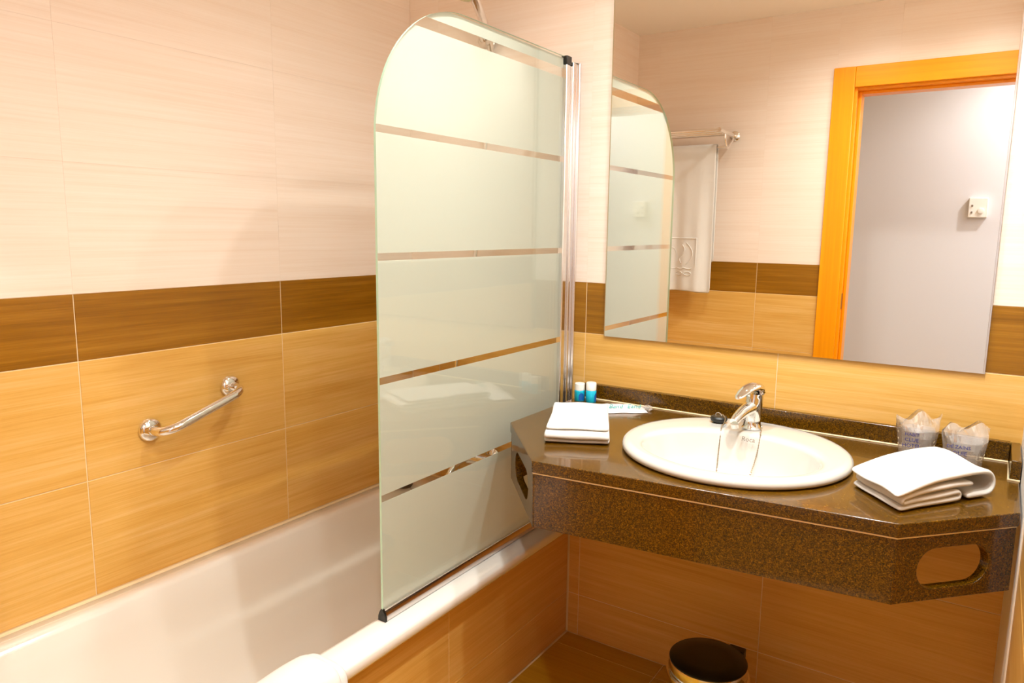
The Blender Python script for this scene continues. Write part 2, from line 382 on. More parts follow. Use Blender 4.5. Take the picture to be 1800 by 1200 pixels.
obj('sealant_bead', MB().tube([(.004, TUBY, RIM + .001), (.004, -.004, RIM + .001), (.640, -.004, RIM + .001)], .005, 8), M_SEAL_HIGHLIGHT, tub, smooth=True)
# tiled ledge closing the foot end
ledge = struct('wall_ledge', MB().box(.0, .6855, -L, TUBY - .002, 0, RIM), M_GROUT, 'tiled ledge at the foot of the bath')

# bath plug with chain resting on the rim
bp_ = thing('bath_plug', 'black rubber bath plug on the rim behind the screen, chain hanging into the bath', 'plug', (.085, -.150, RIM))
obj('stopper', MB().lathe([(.026, 0), (.031, .006), (.033, .018), (.029, .024), (.012, .026)], (.085, -.150, RIM), n=28), M_RUBBER, bp_, smooth=True)
def beads(path, r, gap):
    mb = MB(); acc = 0.0; pts = bez(path, 24); last = pts[0]
    for p in pts:
        acc += (p - last).length; last = p
        if acc >= gap:
            acc = 0
            mb.add([p + Vector(v)*r for v in ((1,0,0),(-1,0,0),(0,1,0),(0,-1,0),(0,0,1),(0,0,-1))], [(0,2,4),(2,1,4),(1,3,4),(3,0,4),(2,0,5),(1,2,5),(3,1,5),(0,3,5)])
    return mb.tube(pts, r*.45, 5)
obj('bead_chain', beads([(.085, -.150, RIM + .028), (.100, -.150, RIM + .012), (.13, -.14, .40), (.17, -.16, .30), (.24, -.18, .25), (.31, -.17, .27), (.35, -.135, .335)], .0022, .005), M_CHAIN, bp_, smooth=True)

# ------------------------------------------------------------------ bath screen
GX = .665; GY0, GY1 = -.874, -.058; GZ0, GZ1 = .452, 1.878; GR = .315
def pane_poly(z0, z1, y0=GY0, y1=GY1):
    """outline (y,z) of the pane between two heights, rounded at the free top corner"""
    cz, cy = GZ1 - GR, y0 + GR
    def yl(z): return y0 if z <= cz else cy - math.sqrt(max(GR*GR - (z - cz)**2, 0))
    n = 14 if z1 > cz else 1; zs = [z0 + (z1 - z0)*k/n for k in range(n + 1)]
    if z1 > cz + .2: zs = [z0] + [max(z0, cz + GR*math.sin(PI/2*k/20)) for k in range(21) if cz + GR*math.sin(PI/2*k/20) > z0 + 1e-4 and cz + GR*math.sin(PI/2*k/20) <= z1 + 1e-6]
    return [(y1, z0)] + [(y1, zs[-1])] + [(yl(z), z) for z in reversed(zs)]
scr = thing('bath_screen', 'frosted glass bath screen with clear stripes and rounded corner', 'shower screen', (GX, -.45, RIM))
def sheet(poly, x0, x1, e=0):
    mb = MB(); n = len(poly)
    mb.add([(x0, y, z) for y, z in poly], [tuple(range(n))]); mb.add([(x1, y, z) for y, z in poly], [tuple(range(n))])
    mb.loft([[(x0, y, z) for y, z in poly], [(x1, y, z) for y, z in poly]], True, mi=e); return mb
obj('pane', sheet(pane_poly(GZ0, GZ1), GX - .003, GX + .003, 1), [M_GLASS, M_GEDGE], scr)
ST = [.738, 1.018, 1.300, 1.578, 1.836]; HW = .0085
edges = [GZ0] + [e for s_ in ST for e in (s_ - HW, s_ + HW)] + [GZ1 - .001]
for k in range(0, len(edges), 2):
    obj('frosted_band', sheet(pane_poly(edges[k], edges[k+1], GY0 + .0015), GX - .0038, GX - .0032), M_FROST, scr)
obj('hinge_profile', MB().box(GX - .010, GX + .010, GY1 - .004, -.034, RIM + .004, GZ1 - .022), M_ALU, scr, bevel=0.003)
obj('end_cap', MB().box(GX - .0105, GX + .0105, GY1 - .0045, -.0335, GZ1 - .022, GZ1 + .003), M_BLACK, scr, bevel=0.002)
obj('wall_profile', MB().box(GX - .016, GX + .016, -.033, -.0005, RIM + .002, GZ1 - .012).box(GX + .016, GX + .026, -.010, -.0005, RIM + .002, GZ1 - .012), M_ALU, scr, bevel=0.002)
rail = obj('bottom_rail', MB().loft([[(GX + a, y, RIM + b) for a, b in [(.0115*math.cos(t), .002 + .025*math.sin(t)**.8) for t in [PI*k/14 for k in range(15)]]] for y in (GY0 + .004, -.04)], True, True, True), M_ALU, scr, smooth=True)
obj('end_cap', MB().loft([[(GX + a, y, RIM + b) for a, b in ((-.012, .0005), (.012, .0005), (.0115, .012), (.008, .022), (.003, .030), (-.003, .030), (-.008, .022), (-.0115, .012))] for y in (GY0 - .002, GY0 + .004)], True, True, True), M_BLACK, scr, smooth=True)

# ------------------------------------------------------------------ shower
hs = thing('hand_shower', 'chrome hand shower on a wall bracket above the bath with its hose', 'shower head', (.37, -.03, 1.96))
obj('wall_bracket', MB().lathe([(.026, 0), (.026, .008), (.016, .014), (.014, .045)], (.345, -.0005, 1.965), (0, -1, 0), 24).lathe([(.020, -.030), (.023, -.026), (.023, .022), (.020, .026)], (.372, -.060, 1.968), (.55, -.75, .30), 24), M_CHROME, hs, smooth=True)
ha = [(.372, -.030, 1.935), (.384, -.060, 1.965), (.404, -.115, 1.996), (.424, -.170, 2.024), (.436, -.215, 2.050), (.438, -.235, 2.064)]
obj('handle', MB().tube(bez(ha, 5), [.0100 + .0045*min(1, k/12) for k in range(26)], 16), M_CHROME, hs, smooth=True)
hx = Vector((-.30, -.42, -.86)).normalized(); hc = Vector((.424, -.268, 2.056))
hd = obj('head', MB().lathe([(.012, -.034), (.030, -.026), (.049, -.008), (.053, .004), (.051, .008)], hc, hx, 36), M_CHROME, hs, smooth=True)
obj('spray_face', MB().lathe([(.050, .006), (.046, .0095), (.012, .0105)], hc, hx, 36), plain('pale_spray_face', '#d3d8a8', 0.4), hd, smooth=True)
hose = bez([(.372, -.030, 1.937), (.364, -.034, 1.85), (.364, -.046, 1.62), (.345, -.055, 1.35), (.300, -.062, 1.10), (.262, -.066, .92), (.255, -.075, .75), (.275, -.088, .58), (.286, -.090, .518)], 10)
obj('hose', MB().tube(hose, [.0062 + .0006*(k % 2) for k in range(len(hose))], 10), M_CHROME, hs, smooth=True)
bm_ = thing('bath_mixer', 'chrome bath mixer on the tiles behind the screen', 'tap', (.30, -.03, .56))
for sx in (.225, .375): obj('wall_connection', MB().lathe([(.031, 0), (.031, .006), (.020, .016), (.014, .018), (.014, .055)], (sx, -.0005, .565), (0, -1, 0), 24), M_CHROME, bm_, smooth=True)
obj('body', MB().lathe([(.016, -.105), (.022, -.10), (.022, .10), (.016, .105)], (.30, -.062, .565), (1, 0, 0), 28), M_CHROME, bm_, smooth=True)
obj('spout', MB().tube(bez([(.30, -.07, .56), (.30, -.11, .555), (.30, -.15, .535), (.30, -.165, .51)], 6), [.015]*12 + [.013]*7, 16), M_CHROME, bm_, smooth=True)
obj('lever', MB().lathe([(.020, 0), (.021, .02), (.014, .03)], (.30, -.062, .587), (0, 0, 1), 24).tube(bez([(.30, -.062, .612), (.30, -.10, .625), (.30, -.15, .632)], 5), [.011 - .0004*k for k in range(11)], 12), M_CHROME, bm_, smooth=True)
obj('hose_union', MB().lathe([(.011, 0), (.011, -.03), (.008, -.034)], (.286, -.085, .55), (0, .15, -1), 16), M_CHROME, bm_, smooth=True)

# ------------------------------------------------------------------ grab bar
gb = thing('grab_bar', 'chrome grab bar slanting on the tan tiles over the bath', 'grab bar', (0, -.91, .87))
A, B = Vector((0, -1.036, .835)), Vector((0, -.791, .909)); D = (B - A)
P = [A + Vector((.006, 0, 0)), A + Vector((.028, 0, 0)), A + Vector((.050, 0, 0)) + D*.02, A + Vector((.066, 0, 0)) + D*.10, A + Vector((.071, 0, 0)) + D*.22, (A+B)/2 + Vector((.071, 0, 0)), B + Vector((.071, 0, 0)) - D*.22, B + Vector((.066, 0, 0)) - D*.10, B + Vector((.050, 0, 0)) - D*.02, B + Vector((.028, 0, 0)), B + Vector((.006, 0, 0))]
obj('tube', MB().tube(bez(P, 5), .0125, 18), M_CHROME, gb, smooth=True)
for q in (A, B):
    obj('flange', MB().lathe([(.031, .0005), (.031, .005), (.027, .011), (.016, .015), (.013, .016)], q, (1, 0, 0), 30), M_CHROME, gb, smooth=True)

# ------------------------------------------------------------------ vanity
van = thing('vanity_counter', 'brown granite vanity counter with cut corners and deep apron under the mirror', 'counter', (1.31, -.3, .67))
FL, FR, LL, RR = (.951, -.671), (1.703, -.590), (.720, -.415), (1.891, -.390)
OUT = [(.720, -.0005), LL, FL, FR, RR, (1.893, -.0005)]
BC = (1.316, -.336)
def ray_poly(poly, c, t):
    dx, dy = math.cos(t), math.sin(t); best = None
    for i in range(len(poly)):
        (x1, y1), (x2, y2) = poly[i], poly[(i+1) % len(poly)]
        ex, ey = x2 - x1, y2 - y1; den = dx*ey - dy*ex
        if abs(den) < 1e-12: continue
        s_ = ((x1 - c[0])*ey - (y1 - c[1])*ex)/den; q = ((x1 - c[0])*dy - (y1 - c[1])*dx)/den
        if s_ > 0 and -1e-9 <= q <= 1 + 1e-9 and (best is None or s_ < best): best = s_
    return (c[0] + dx*best, c[1] + dy*best)
def ring(outer, hole, c, n=72):
    ts = sorted(set([2*PI*k/n - PI for k in range(n)] + [math.atan2(y - c[1], x - c[0]) for x, y in outer]))
    return [ray_poly(outer, c, t) for t in ts], [hole(t) for t in ts]
def ring_solid(o, i, lift):
    return MB().loft([[lift(p, 1) for p in i], [lift(p, 1) for p in o], [lift(p, 0) for p in o], [lift(p, 0) for p in i], [lift(p, 1) for p in i]])
def ell(c, a, b):
    def f(t):
        r = 1/math.sqrt((math.cos(t)/a)**2 + (math.sin(t)/b)**2); return (c[0] + r*math.cos(t), c[1] + r*math.sin(t))
    return f
o_, i_ = ring(OUT, ell(BC, .245, .242), BC)
SL = .028
obj('worktop', ring_solid(o_, i_, lambda p, k: (p[0], p[1], CT - SL*(1 - k))), M_GRAN, van, bevel=0.002)
AZ0, AZ1 = .672, CT - SL
obj('sealant_highlight_line', MB().loft([[(x + (.003 if k else 0)*0, y, z) for x, y in ((LL[0]+.003, LL[1]+.002), (FL[0]+.001, FL[1]+.003), (FR[0]-.001, FR[1]+.003), (RR[0]-.003, RR[1]+.003), (RR[0]-.010, RR[1]+.014), (FR[0]-.006, FR[1]+.014), (FL[0]+.008, FL[1]+.014), (LL[0]+.012, LL[1]+.008))] for k, z in enumerate((AZ1 - .0035, AZ1))], True, True, True), M_SEAL_HIGHLIGHT, van)  # pale strip imitates the highlight along the worktop's bevelled lower edge
def plate(name, a, b, slot=None, inset=.004, th=.020):
    a, b = Vector((*a, 0)), Vector((*b, 0)); d = (b - a); ln = d.length; d.normalize(); nrm = Vector((-d.y, d.x, 0))  # inwards
    org = a + nrm*inset
    def lift(p, k): q = org + d*p[0] + nrm*(th*(1 - k)); return (q.x, q.y, AZ0 + p[1])
    h = AZ1 - .0035 - AZ0
    rect = [(0, 0), (ln, 0), (ln, h), (0, h)]
    if slot is None:
        return obj(name, MB().loft([[lift(p, 1) for p in rect], [lift(p, 0) for p in rect]], True, True, True), M_GRAN, van, bevel=0.0012)
    s0, s1, w0, w1 = slot; r = (w1 - w0)/2; cx, cy, hx_ = ln*(s0 + s1)/2, (w0 + w1)/2, ln*(s1 - s0)/2 - r
    def stad(t):
        c_, s_ = math.cos(t), math.sin(t)
        if abs(s_)*hx_ >= abs(c_)*r - 1e-9 and abs(s_) > 1e-9 and abs(c_/s_*r) <= hx_: k = r/abs(s_); return (cx + c_*k, cy + s_*k)
        sg = 1 if c_ > 0 else -1; bq = c_*sg*hx_; k = bq + math.sqrt(bq*bq - hx_*hx_ + r*r); return (cx + c_*k, cy + s_*k)
    oo, ii = ring(rect, stad, (cx, cy), 48)
    return obj(name, ring_solid(oo, ii, lift), M_GRAN, van, bevel=0.0012)
plate('apron_panel', FL, FR)
plate('corner_panel', FR, RR, (.19, .79, .023, .105))
plate('corner_panel', LL, FL, (.21, .80, .030, .108))
plate('end_panel', (.720, -.001), LL)
obj('backsplash', MB().box(.738, 1.873, -.020, -.0005, CT, .881), M_GRAN, van, bevel=0.0015)
obj('side_splash', MB().box(1.874, 1.893, -.172, -.0005, CT, .879), M_GRAN, van, bevel=0.0015)
obj('sealant_highlight_line', MB().tube([(.738, -.022, CT + .001), (1.872, -.022, CT + .001), (1.872, -.174, CT + .001), (1.893, -.174, CT + .001)], .0026, 8), M_SEAL_HIGHLIGHT, van, smooth=True)  # sealant where the splashes meet the worktop

# washbasin
IC, IA, IB = (1.320, -.388), .205, .168
RZ = .858
sink = thing('washbasin', 'oval white porcelain washbasin set into the granite counter', 'washbasin', (*BC, CT))
def loop_e(c, a, b, z, n=72): return [(c[0] + a*math.cos(2*PI*j/n), c[1] + b*math.sin(2*PI*j/n), z) for j in range(n)]
OA, OB = .267, .264
prof = [(1.0, RZ - .004), (.985, RZ - .012), (.955, RZ - .030), (.90, RZ - .060), (.80, RZ - .095), (.66, RZ - .118), (.48, RZ - .130), (.28, RZ - .136), (.12, RZ - .138)]
lps = [loop_e(BC, .235, .232, .80), loop_e(BC, .235, .232, CT + .001), loop_e(BC, OA - .008, OB - .008, CT + .0005), loop_e(BC, OA - .001, OB - .001, CT + .006), loop_e(BC, OA, OB, CT + .012), loop_e(BC, OA - .003, OB - .003, CT + .019), loop_e(BC, OA - .010, OB - .010, RZ - .001), loop_e(BC, OA - .020, OB - .020, RZ)]
for k in (.4, .8): lps.append([tuple(Vector(p)*(1 - k) + Vector(q)*k) for p, q in zip(loop_e(BC, OA - .020, OB - .020, RZ), loop_e(IC, IA*1.06, IB*1.06, RZ - .001))])
lps.append(loop_e(IC, IA*1.045, IB*1.045, RZ - .001))
for s_, z in prof: lps.append(loop_e((IC[0], IC[1] + .012*(1 - s_)), IA*s_, IB*s_, z))
bowl_low = [loop_e((IC[0], IC[1] + .012), IA*.12, IB*.12, RZ - .142)]
obj('bowl', MB().loft(lps + bowl_low, True, False, True), M_PORC, sink, smooth=True, angle=180)
def bowl_z(x, y):
    rho = math.hypot((x - IC[0])/IA, (y - IC[1] - .006)/IB)
    if rho >= 1: return RZ
    for (s1, z1), (s2, z2) in zip(prof, prof[1:]):
        if s2 <= rho <= s1: return z2 + (z1 - z2)*(rho - s2)/(s1 - s2)
    return RZ - .138
obj('drain', MB().lathe([(.026, 0), (.026, .002), (.018, .0025), (.016, -.002)], (IC[0], IC[1] + .012, RZ - .1385), n=24), M_CHROME, sink, smooth=True)
text_mesh('logo', 'Roca', .017, M_GREYP, Matrix.Translation((1.323, -.2335, RZ - .013)) @ Matrix.Rotation(math.radians(62), 4, 'X'), sink, .0004)

# mixer tap
tp = thing('mixer_tap', 'chrome single lever mixer tap on the back of the washbasin', 'tap', (1.312, -.165, RZ))
T0 = Vector((1.312, -.165, RZ)); td = Vector((-.22, -.975, 0)).normalized(); up = Vector((0, 0, 1))
def tpt(f, z): return T0 + td*f + up*z
obj('base', MB().lathe([(.025, .0), (.026, .003), (.022, .008), (.0205, .024), (.021, .030)], T0, n=32), M_CHROME, tp, smooth=True)
obj('body', MB().tube(bez([tpt(0, .022), tpt(.001, .040), tpt(-.001, .060), tpt(-.005, .080), tpt(-.006, .092)], 5), [.0205 + .0025*math.sin(k/20*PI/2) for k in range(21)], 24), M_CHROME, tp, smooth=True)
sp = bez([tpt(-.004, .058), tpt(.020, .057), tpt(.050, .052), tpt(.078, .042), tpt(.095, .033)], 5)
obj('spout', MB().tube(sp, [.019 - .0004*k for k in range(21)], 20), M_CHROME, tp, smooth=True)
obj('aerator', MB().lathe([(.0105, 0), (.0105, -.010), (.009, -.011)], tpt(.090, .028), (-.1, -.2, 1), 20), M_STEEL, tp, smooth=True)
side = td.cross(up)
ll = []
for f, z, wd, ht in ((-.030, .086, .010, .008), (-.026, .098, .019, .012), (-.012, .108, .023, .013), (.010, .112, .0225, .011), (.035, .109, .020, .008), (.060, .102, .016, .0055), (.078, .095, .011, .0035), (.085, .092, .005, .002)):
    c = tpt(f, z); ll.append([c + side*(wd*math.cos(2*PI*j/20)) + up*(ht*math.sin(2*PI*j/20)) for j in range(20)])
obj('lever', MB().loft(ll, True, True, True), M_CHROME, tp, smooth=True, angle=180)

pl = thing('basin_plug', 'black rubber basin plug with bead chain on the washbasin ledge', 'plug', (1.222, -.158, RZ))
Q0 = Vector((1.222, -.158, RZ))
obj('stopper', MB().lathe([(.013, 0), (.020, .004), (.0225, .009), (.0225, .013), (.019, .017), (.006, .018)], Q0, n=28), M_RUBBER, pl, smooth=True)
obj('ring', MB().tube([Q0 + Vector((.009*math.cos(a), -.004 - .003*math.cos(a), .020 + .007*math.sin(a))) for a in [2*PI*k/16 for k in range(17)]], .0012, 6), M_CHROME, pl, smooth=True)
ch = [(1.232, -.160, RZ + .024), (1.243, -.172, RZ + .016)]
for x, y in ((1.246, -.195), (1.250, -.225), (1.258, -.27), (1.27, -.32), (1.285, -.37), (1.305, -.40), (1.322, -.37), (1.333, -.32), (1.341, -.27), (1.347, -.235), (1.349, -.212), (1.340, -.190)): ch.append((x, y, bowl_z(x, y) + (.020 if -.29 < y < -.20 and x > 1.33 else .006)))
obj('bead_chain', beads(ch, .0022, .0050), M_CHAIN, pl, smooth=True)

# ------------------------------------------------------------------ mirror
mi_ = thing('wall_mirror', 'large frameless wall mirror above the vanity', 'mirror', (1.30, 0, ZB))
MX0, MX1, MZ0, MZ1 = .800, 1.803, 1.0365, 2.20
obj('mirror_pane', MB().box(MX0, MX1, -.0075, -.0045, MZ0, MZ1), M_MIRROR, mi_)
obj('backing_board', MB().box(MX0 + .001, MX1 - .001, -.0044, -.0005, MZ0 + .001, MZ1 - .001), M_MEDGE, mi_)
obj('edge_strip', MB().box(MX0 - .002, MX0 - .0003, -.0085, -.0005, MZ0, MZ1), M_MEDGE, mi_)
obj('edge_strip', MB().box(MX1 + .0003, MX1 + .004, -.0085, -.0005, MZ0, MZ1), M_ALU, mi_)

# ------------------------------------------------------------------ cloth helpers
def ribbon(cl, th, frame, v0, v1, nv=14, wob=0.0015, seed=0.0, shape=None, freq=14):
    """thick cloth strip: centre line (a,b) swept along v; frame(a,b,v)->world"""
    n = len(cl); Lp, Rp = [], []
    for i in range(n):
        a = cl[max(i-1, 0)]; b = cl[min(i+1, n-1)]; dx, dy = b[0]-a[0], b[1]-a[1]; l_ = math.hypot(dx, dy) or 1
        Lp.append((cl[i][0] - dy/l_*th/2, cl[i][1] + dx/l_*th/2)); Rp.append((cl[i][0] + dy/l_*th/2, cl[i][1] - dx/l_*th/2))
    sec = Lp + list(reversed(Rp)); loops = []
    for k in range(nv + 1):
        t = k/nv; v = v0 + (v1 - v0)*t; row = []
        for (a, b) in sec:
            if shape: a, b, vv = shape(a, b, v, t)
            else: vv = v
            q = Vector(frame(a, b, vv)); nz = noise.noise_vector(q*freq + Vector((seed, seed*2, 0)))
            row.append(q + Vector((nz.x, nz.y, nz.z*.6))*wob)
        loops.append(row)
    mb = MB().loft(loops); m_ = len(sec)
    for k, lp_ in ((0, loops[0]), (1, loops[-1])):
        vs = lp_; fs = [(i, i+1, m_-2-i, m_-1-i) for i in range(n-1)]
        mb.add(vs, fs)
    return mb
def snake(layers, ln, s, seg=7, first=1, short=None):
    cl = []
    for i in range(layers):
        y = s*(i + .5); l0, l1 = s*.5, ln - s*.5
        if short and i in short: l0, l1 = l0 + short[i][0], l1 - short[i][1]
        xs = [l0 + (l1 - l0)*k/seg for k in range(seg + 1)]
        fw = (i % 2 == 0) == (first == 1)
        if not fw: xs.reverse()
        cl += [(x_, y) for x_ in xs]
        if i < layers - 1:
            cx_ = xs[-1]; sg = 1 if fw else -1
            for k in (1, 2, 3): a_ = -PI/2 + PI*k/4; cl.append((cx_ + sg*s/2*math.cos(a_), y + s/2 + s/2*math.sin(a_)))
    return cl

# folded hand towel, left end of the counter
tw = Vector((.902, -.539, CT)); eu = Vector((.899, .438, 0)); ev = Vector((-.438, .899, 0))
cl = snake(4, .285, .0105, short={2: (0, 0), 3: (.004, 0)})
def shp(a, b, v, t):
    k = b/.042
    return a + .006*k, b + .0015*math.sin(v*55 + b*90)*k, v*(1 - .05*k) + .004*k
def rest(mb):   # lie on the stone, never in it
    mb.v = [(x, y, max(z, CT + .0006)) for x, y, z in mb.v]; return mb
o = obj('folded_towel', rest(ribbon(cl, .0098, lambda a, b, v: tw + ev*a + eu*v + up*(b + .0012), 0, .165, 14, .0042, 3.1, shp, 11)), M_TOWEL, smooth=True, sub=1)
tag(o, 'folded white hand towel on the counter in front of the blue bottles', 'towel', 'folded towels on the counter')
# folded towel, right end: loose fold at the far right
ou = Vector((1.690, -.545, CT)); eu2 = Vector((.56, .83, 0)).normalized(); ev2 = Vector((-.66, .75, 0)).normalized()
cl = []
Ltw = .285
def lay(x0, x1, y0, y1, n=8, bow=0):
    return [(x0 + (x1-x0)*k/n, y0 + (y1-y0)*k/n + bow*math.sin(PI*k/n)) for k in range(n + 1)]
def turn(x, y0, y1, sg, ex=1.0):
    r_ = (y1 - y0)/2; return [(x + sg*abs(r_)*ex*math.cos(a_), (y0+y1)/2 + r_*math.sin(a_)) for a_ in (-PI/2 + PI*k/6 for k in range(1, 6))]
def soft(a, b, v, t):
    k = b/.05; q = a/Ltw
    lift = .006*math.sin(PI*min(max(q, 0), 1))*k + .003*math.sin(v*40 + a*12)*k
    return a + .010*(t - .5)*k, b*(.88 + .16*q) + lift, v + .008*k*(q - .5)
fr2 = lambda a, b, v: ou + eu2*a + ev2*v + up*(b + .0008)
cl = lay(.014, Ltw - .110, .0065, .0065, 6, .001) + turn(Ltw - .110, .0065, .019, 1, 1.3) + lay(Ltw - .110, .030, .019, .0175, 6, -.001) + turn(.030, .0175, .0285, -1) \
   + lay(.030, Ltw - .060, .0285, .0300, 8, .003)
obj1 = ribbon(cl, .0098, fr2, 0, .160, 14, .0045, 9.0, soft, 12)
cl2 = lay(.004, Ltw - .026, .0400, .0500, 10, .002) + turn(Ltw - .026, .0500, .0065, 1, 1.05) + lay(Ltw - .026, Ltw - .085, .0065, .0080, 4) 
m2 = ribbon(cl2, .0105, fr2, -.003, .164, 14, .0045, 5.0, soft, 12)
obj1.add(m2.v, m2.f)
o = obj('folded_towel', rest(obj1), M_TOWEL, smooth=True, sub=1)
tag(o, 'folded white towel with a rounded fold on the counter before the wrapped cups', 'towel', 'folded towels on the counter')

# towel draped over the bath rim
def rimshape(a, b, v, t): return a, b + .003*math.sin(v*26)*(1 if b > .44 else 0), v
cl = [(.585, .24), (.598, .30), (.610, .36), (.620, .41), (.632, .437), (.650, .4485), (.675, .4515), (.705, .4515), (.728, .450), (.744, .442), (.7505, .425), (.752, .39), (.752, .33), (.753, .27), (.754, .20)]
m1 = ribbon(cl, .012, lambda a, b, v: Vector((a, v, b)), -1.62, -1.068, 20, .003, 2.0, rimshape, 10)
cl = [(.606, .30), (.617, .36), (.628, .42), (.640, .450), (.658, .4605), (.690, .464), (.712, .463), (.735, .460), (.752, .450), (.7605, .425), (.763, .38), (.764, .32), (.765, .26)]
m2 = ribbon(cl, .011, lambda a, b, v: Vector((a, v, b)), -1.60, -1.092, 20, .0035, 7.0, rimshape, 9)
m1.add(m2.v, m2.f)
o = obj('bath_towel', m1, M_TOWEL, smooth=True, sub=1)
tag(o, 'white bath towel draped over the near end of the bath rim', 'towel')

# ------------------------------------------------------------------ things on the counter
for k, (x, y, h, lab) in enumerate(((.749, -.066, .056, 'small cyan toiletry bottle with white cap and dark blue swirl, nearest the screen'), (.787, -.062, .062, 'taller small cyan toiletry bottle with white cap, right of its twin'))):
    b = thing('toiletry_bottle', lab, 'bottle', (x, y, CT), 'toiletry bottles on the counter')
    obj('body', MB().lathe([(.0150, 0), (.0165, .002), (.0165, h*.58), (.0150, h*.61)], (x, y, CT), n=28), M_CYAN, b, smooth=True)
    obj('cap', MB().lathe([(.0148, h*.61), (.0160, h*.62), (.0160, h*.97), (.0145, h)], (x, y, CT), n=28), M_WPLAST, b, smooth=True)
    # printed swirl: thin curved patch on the side
    a0 = math.radians(-72) if k == 0 else math.radians(-25)
    vs, fs = [], []; na, nh = 8, 4
    for j in range(nh + 1):
        for i in range(na + 1):
            a = a0 + math.radians(62)*i/na; top = h*(.26 + .22*math.sin(PI*(.15 + .7*i/na)))
            vs.append((x + .0167*math.cos(a), y + .0167*math.sin(a), CT + .003 + (top - .003)*j/nh))
    for j in range(nh):
        for i in range(na): q = j*(na+1) + i; fs.append((q, q+1, q+na+2, q+na+1))
    obj('printed_swirl', MB().add(vs, fs), M_BLUE, b, smooth=True)

# dental kit pouch
pk = thing('dental_kit_pouch', 'white plastic sachet with two teal printed words behind the folded towel', 'sachet', (.88, -.13, CT))
pd = Vector((.800, .600, 0)).normalized(); pn = Vector((-pd.y, pd.x, 0)); p0 = Vector((.772, -.208, CT))
vs, fs = [], []; NU, NV = 26, 8; PLN, PWD = .245, .078
for side_ in (1, 0):
    for j in range(NV + 1):
        for i in range(NU + 1):
            t, q = i/NU, j/NV
            fat = (math.sin(PI*min(max(q, 0), 1)))**.6 * min(1, 6*t + .15)*min(1, 5*(1 - t) + .1)
            z = .0012 + (.017*fat + .002*noise.noise(Vector((t*14, q*5, 3))) if side_ else 0)
            z = max(z, .0006 if not side_ else .0014)
            P = p0 + pd*(PLN*t) + pn*(PWD*(q - .5)*(1 - .06*math.sin(t*20))); vs.append((P.x, P.y, CT + z))
nn = (NU+1)*(NV+1)
for s_ in (0, 1):
    for j in range(NV):
        for i in range(NU):
            q = s_*nn + j*(NU+1) + i; fs.append((q, q+1, q+NU+2, q+NU+1))
bd = [i for i in range(NU+1)] + [j*(NU+1) + NU for j in range(1, NV+1)] + [NV*(NU+1) + i for i in range(NU-1, -1, -1)] + [j*(NU+1) for j in range(NV-1, 0, -1)]
for i in range(len(bd)): a, b = bd[i], bd[(i+1) % len(bd)]; fs.append((a, b, b+nn, a+nn))
obj('sachet', MB().add(vs, fs), plain('white_sachet_film', '#efe9e6', 0.3, coat=.3), pk, smooth=True)
e0 = p0 + pd*(PLN - .006)
mb = MB(); mb.tube([e0 + pn*.012 + up*.006, e0 + pd*.018 + pn*.016 + up*.010, e0 + pd*.026 + pn*.002 + up*.009, e0 + pd*.022 - pn*.014 + up*.006, e0 + pd*.012 - pn*.020 + up*.003], .003, 8)
mb.add([e0 + pn*.014 + up*.005, e0 + pd*.020 + pn*.014 + up*.009, e0 + pd*.022 - pn*.014 + up*.006, e0 - pn*.016 + up*.004, e0 + pn*.014 + up*.003, e0 + pd*.020 + pn*.014 + up*.007, e0 + pd*.022 - pn*.014 + up*.004, e0 - pn*.016 + up*.002], [(0,1,2,3),(7,6,5,4),(0,4,5,1),(1,5,6,2),(2,6,7,3),(3,7,4,0)])
obj('clear_end', mb, M_FILM, pk, smooth=True)
def tmat(c, xd, zd, roll=0): 
    xd = xd.normalized(); zd = (zd - xd*zd.dot(xd)).normalized(); yd = zd.cross(xd)
    return Matrix(((xd.x, yd.x, zd.x, c.x), (xd.y, yd.y, zd.y, c.y), (xd.z, yd.z, zd.z, c.z), (0, 0, 0, 1)))
tz = (up*.82 - pn*.57)
for wd_, t in (('Band', .615), ('Eand', .835)):
    c = p0 + pd*(PLN*t) - pn*.0235 + up*.0172
    text_mesh('printed_word', wd_, .021, M_TEAL, tmat(c, pd, tz), pk, .0003, .35)

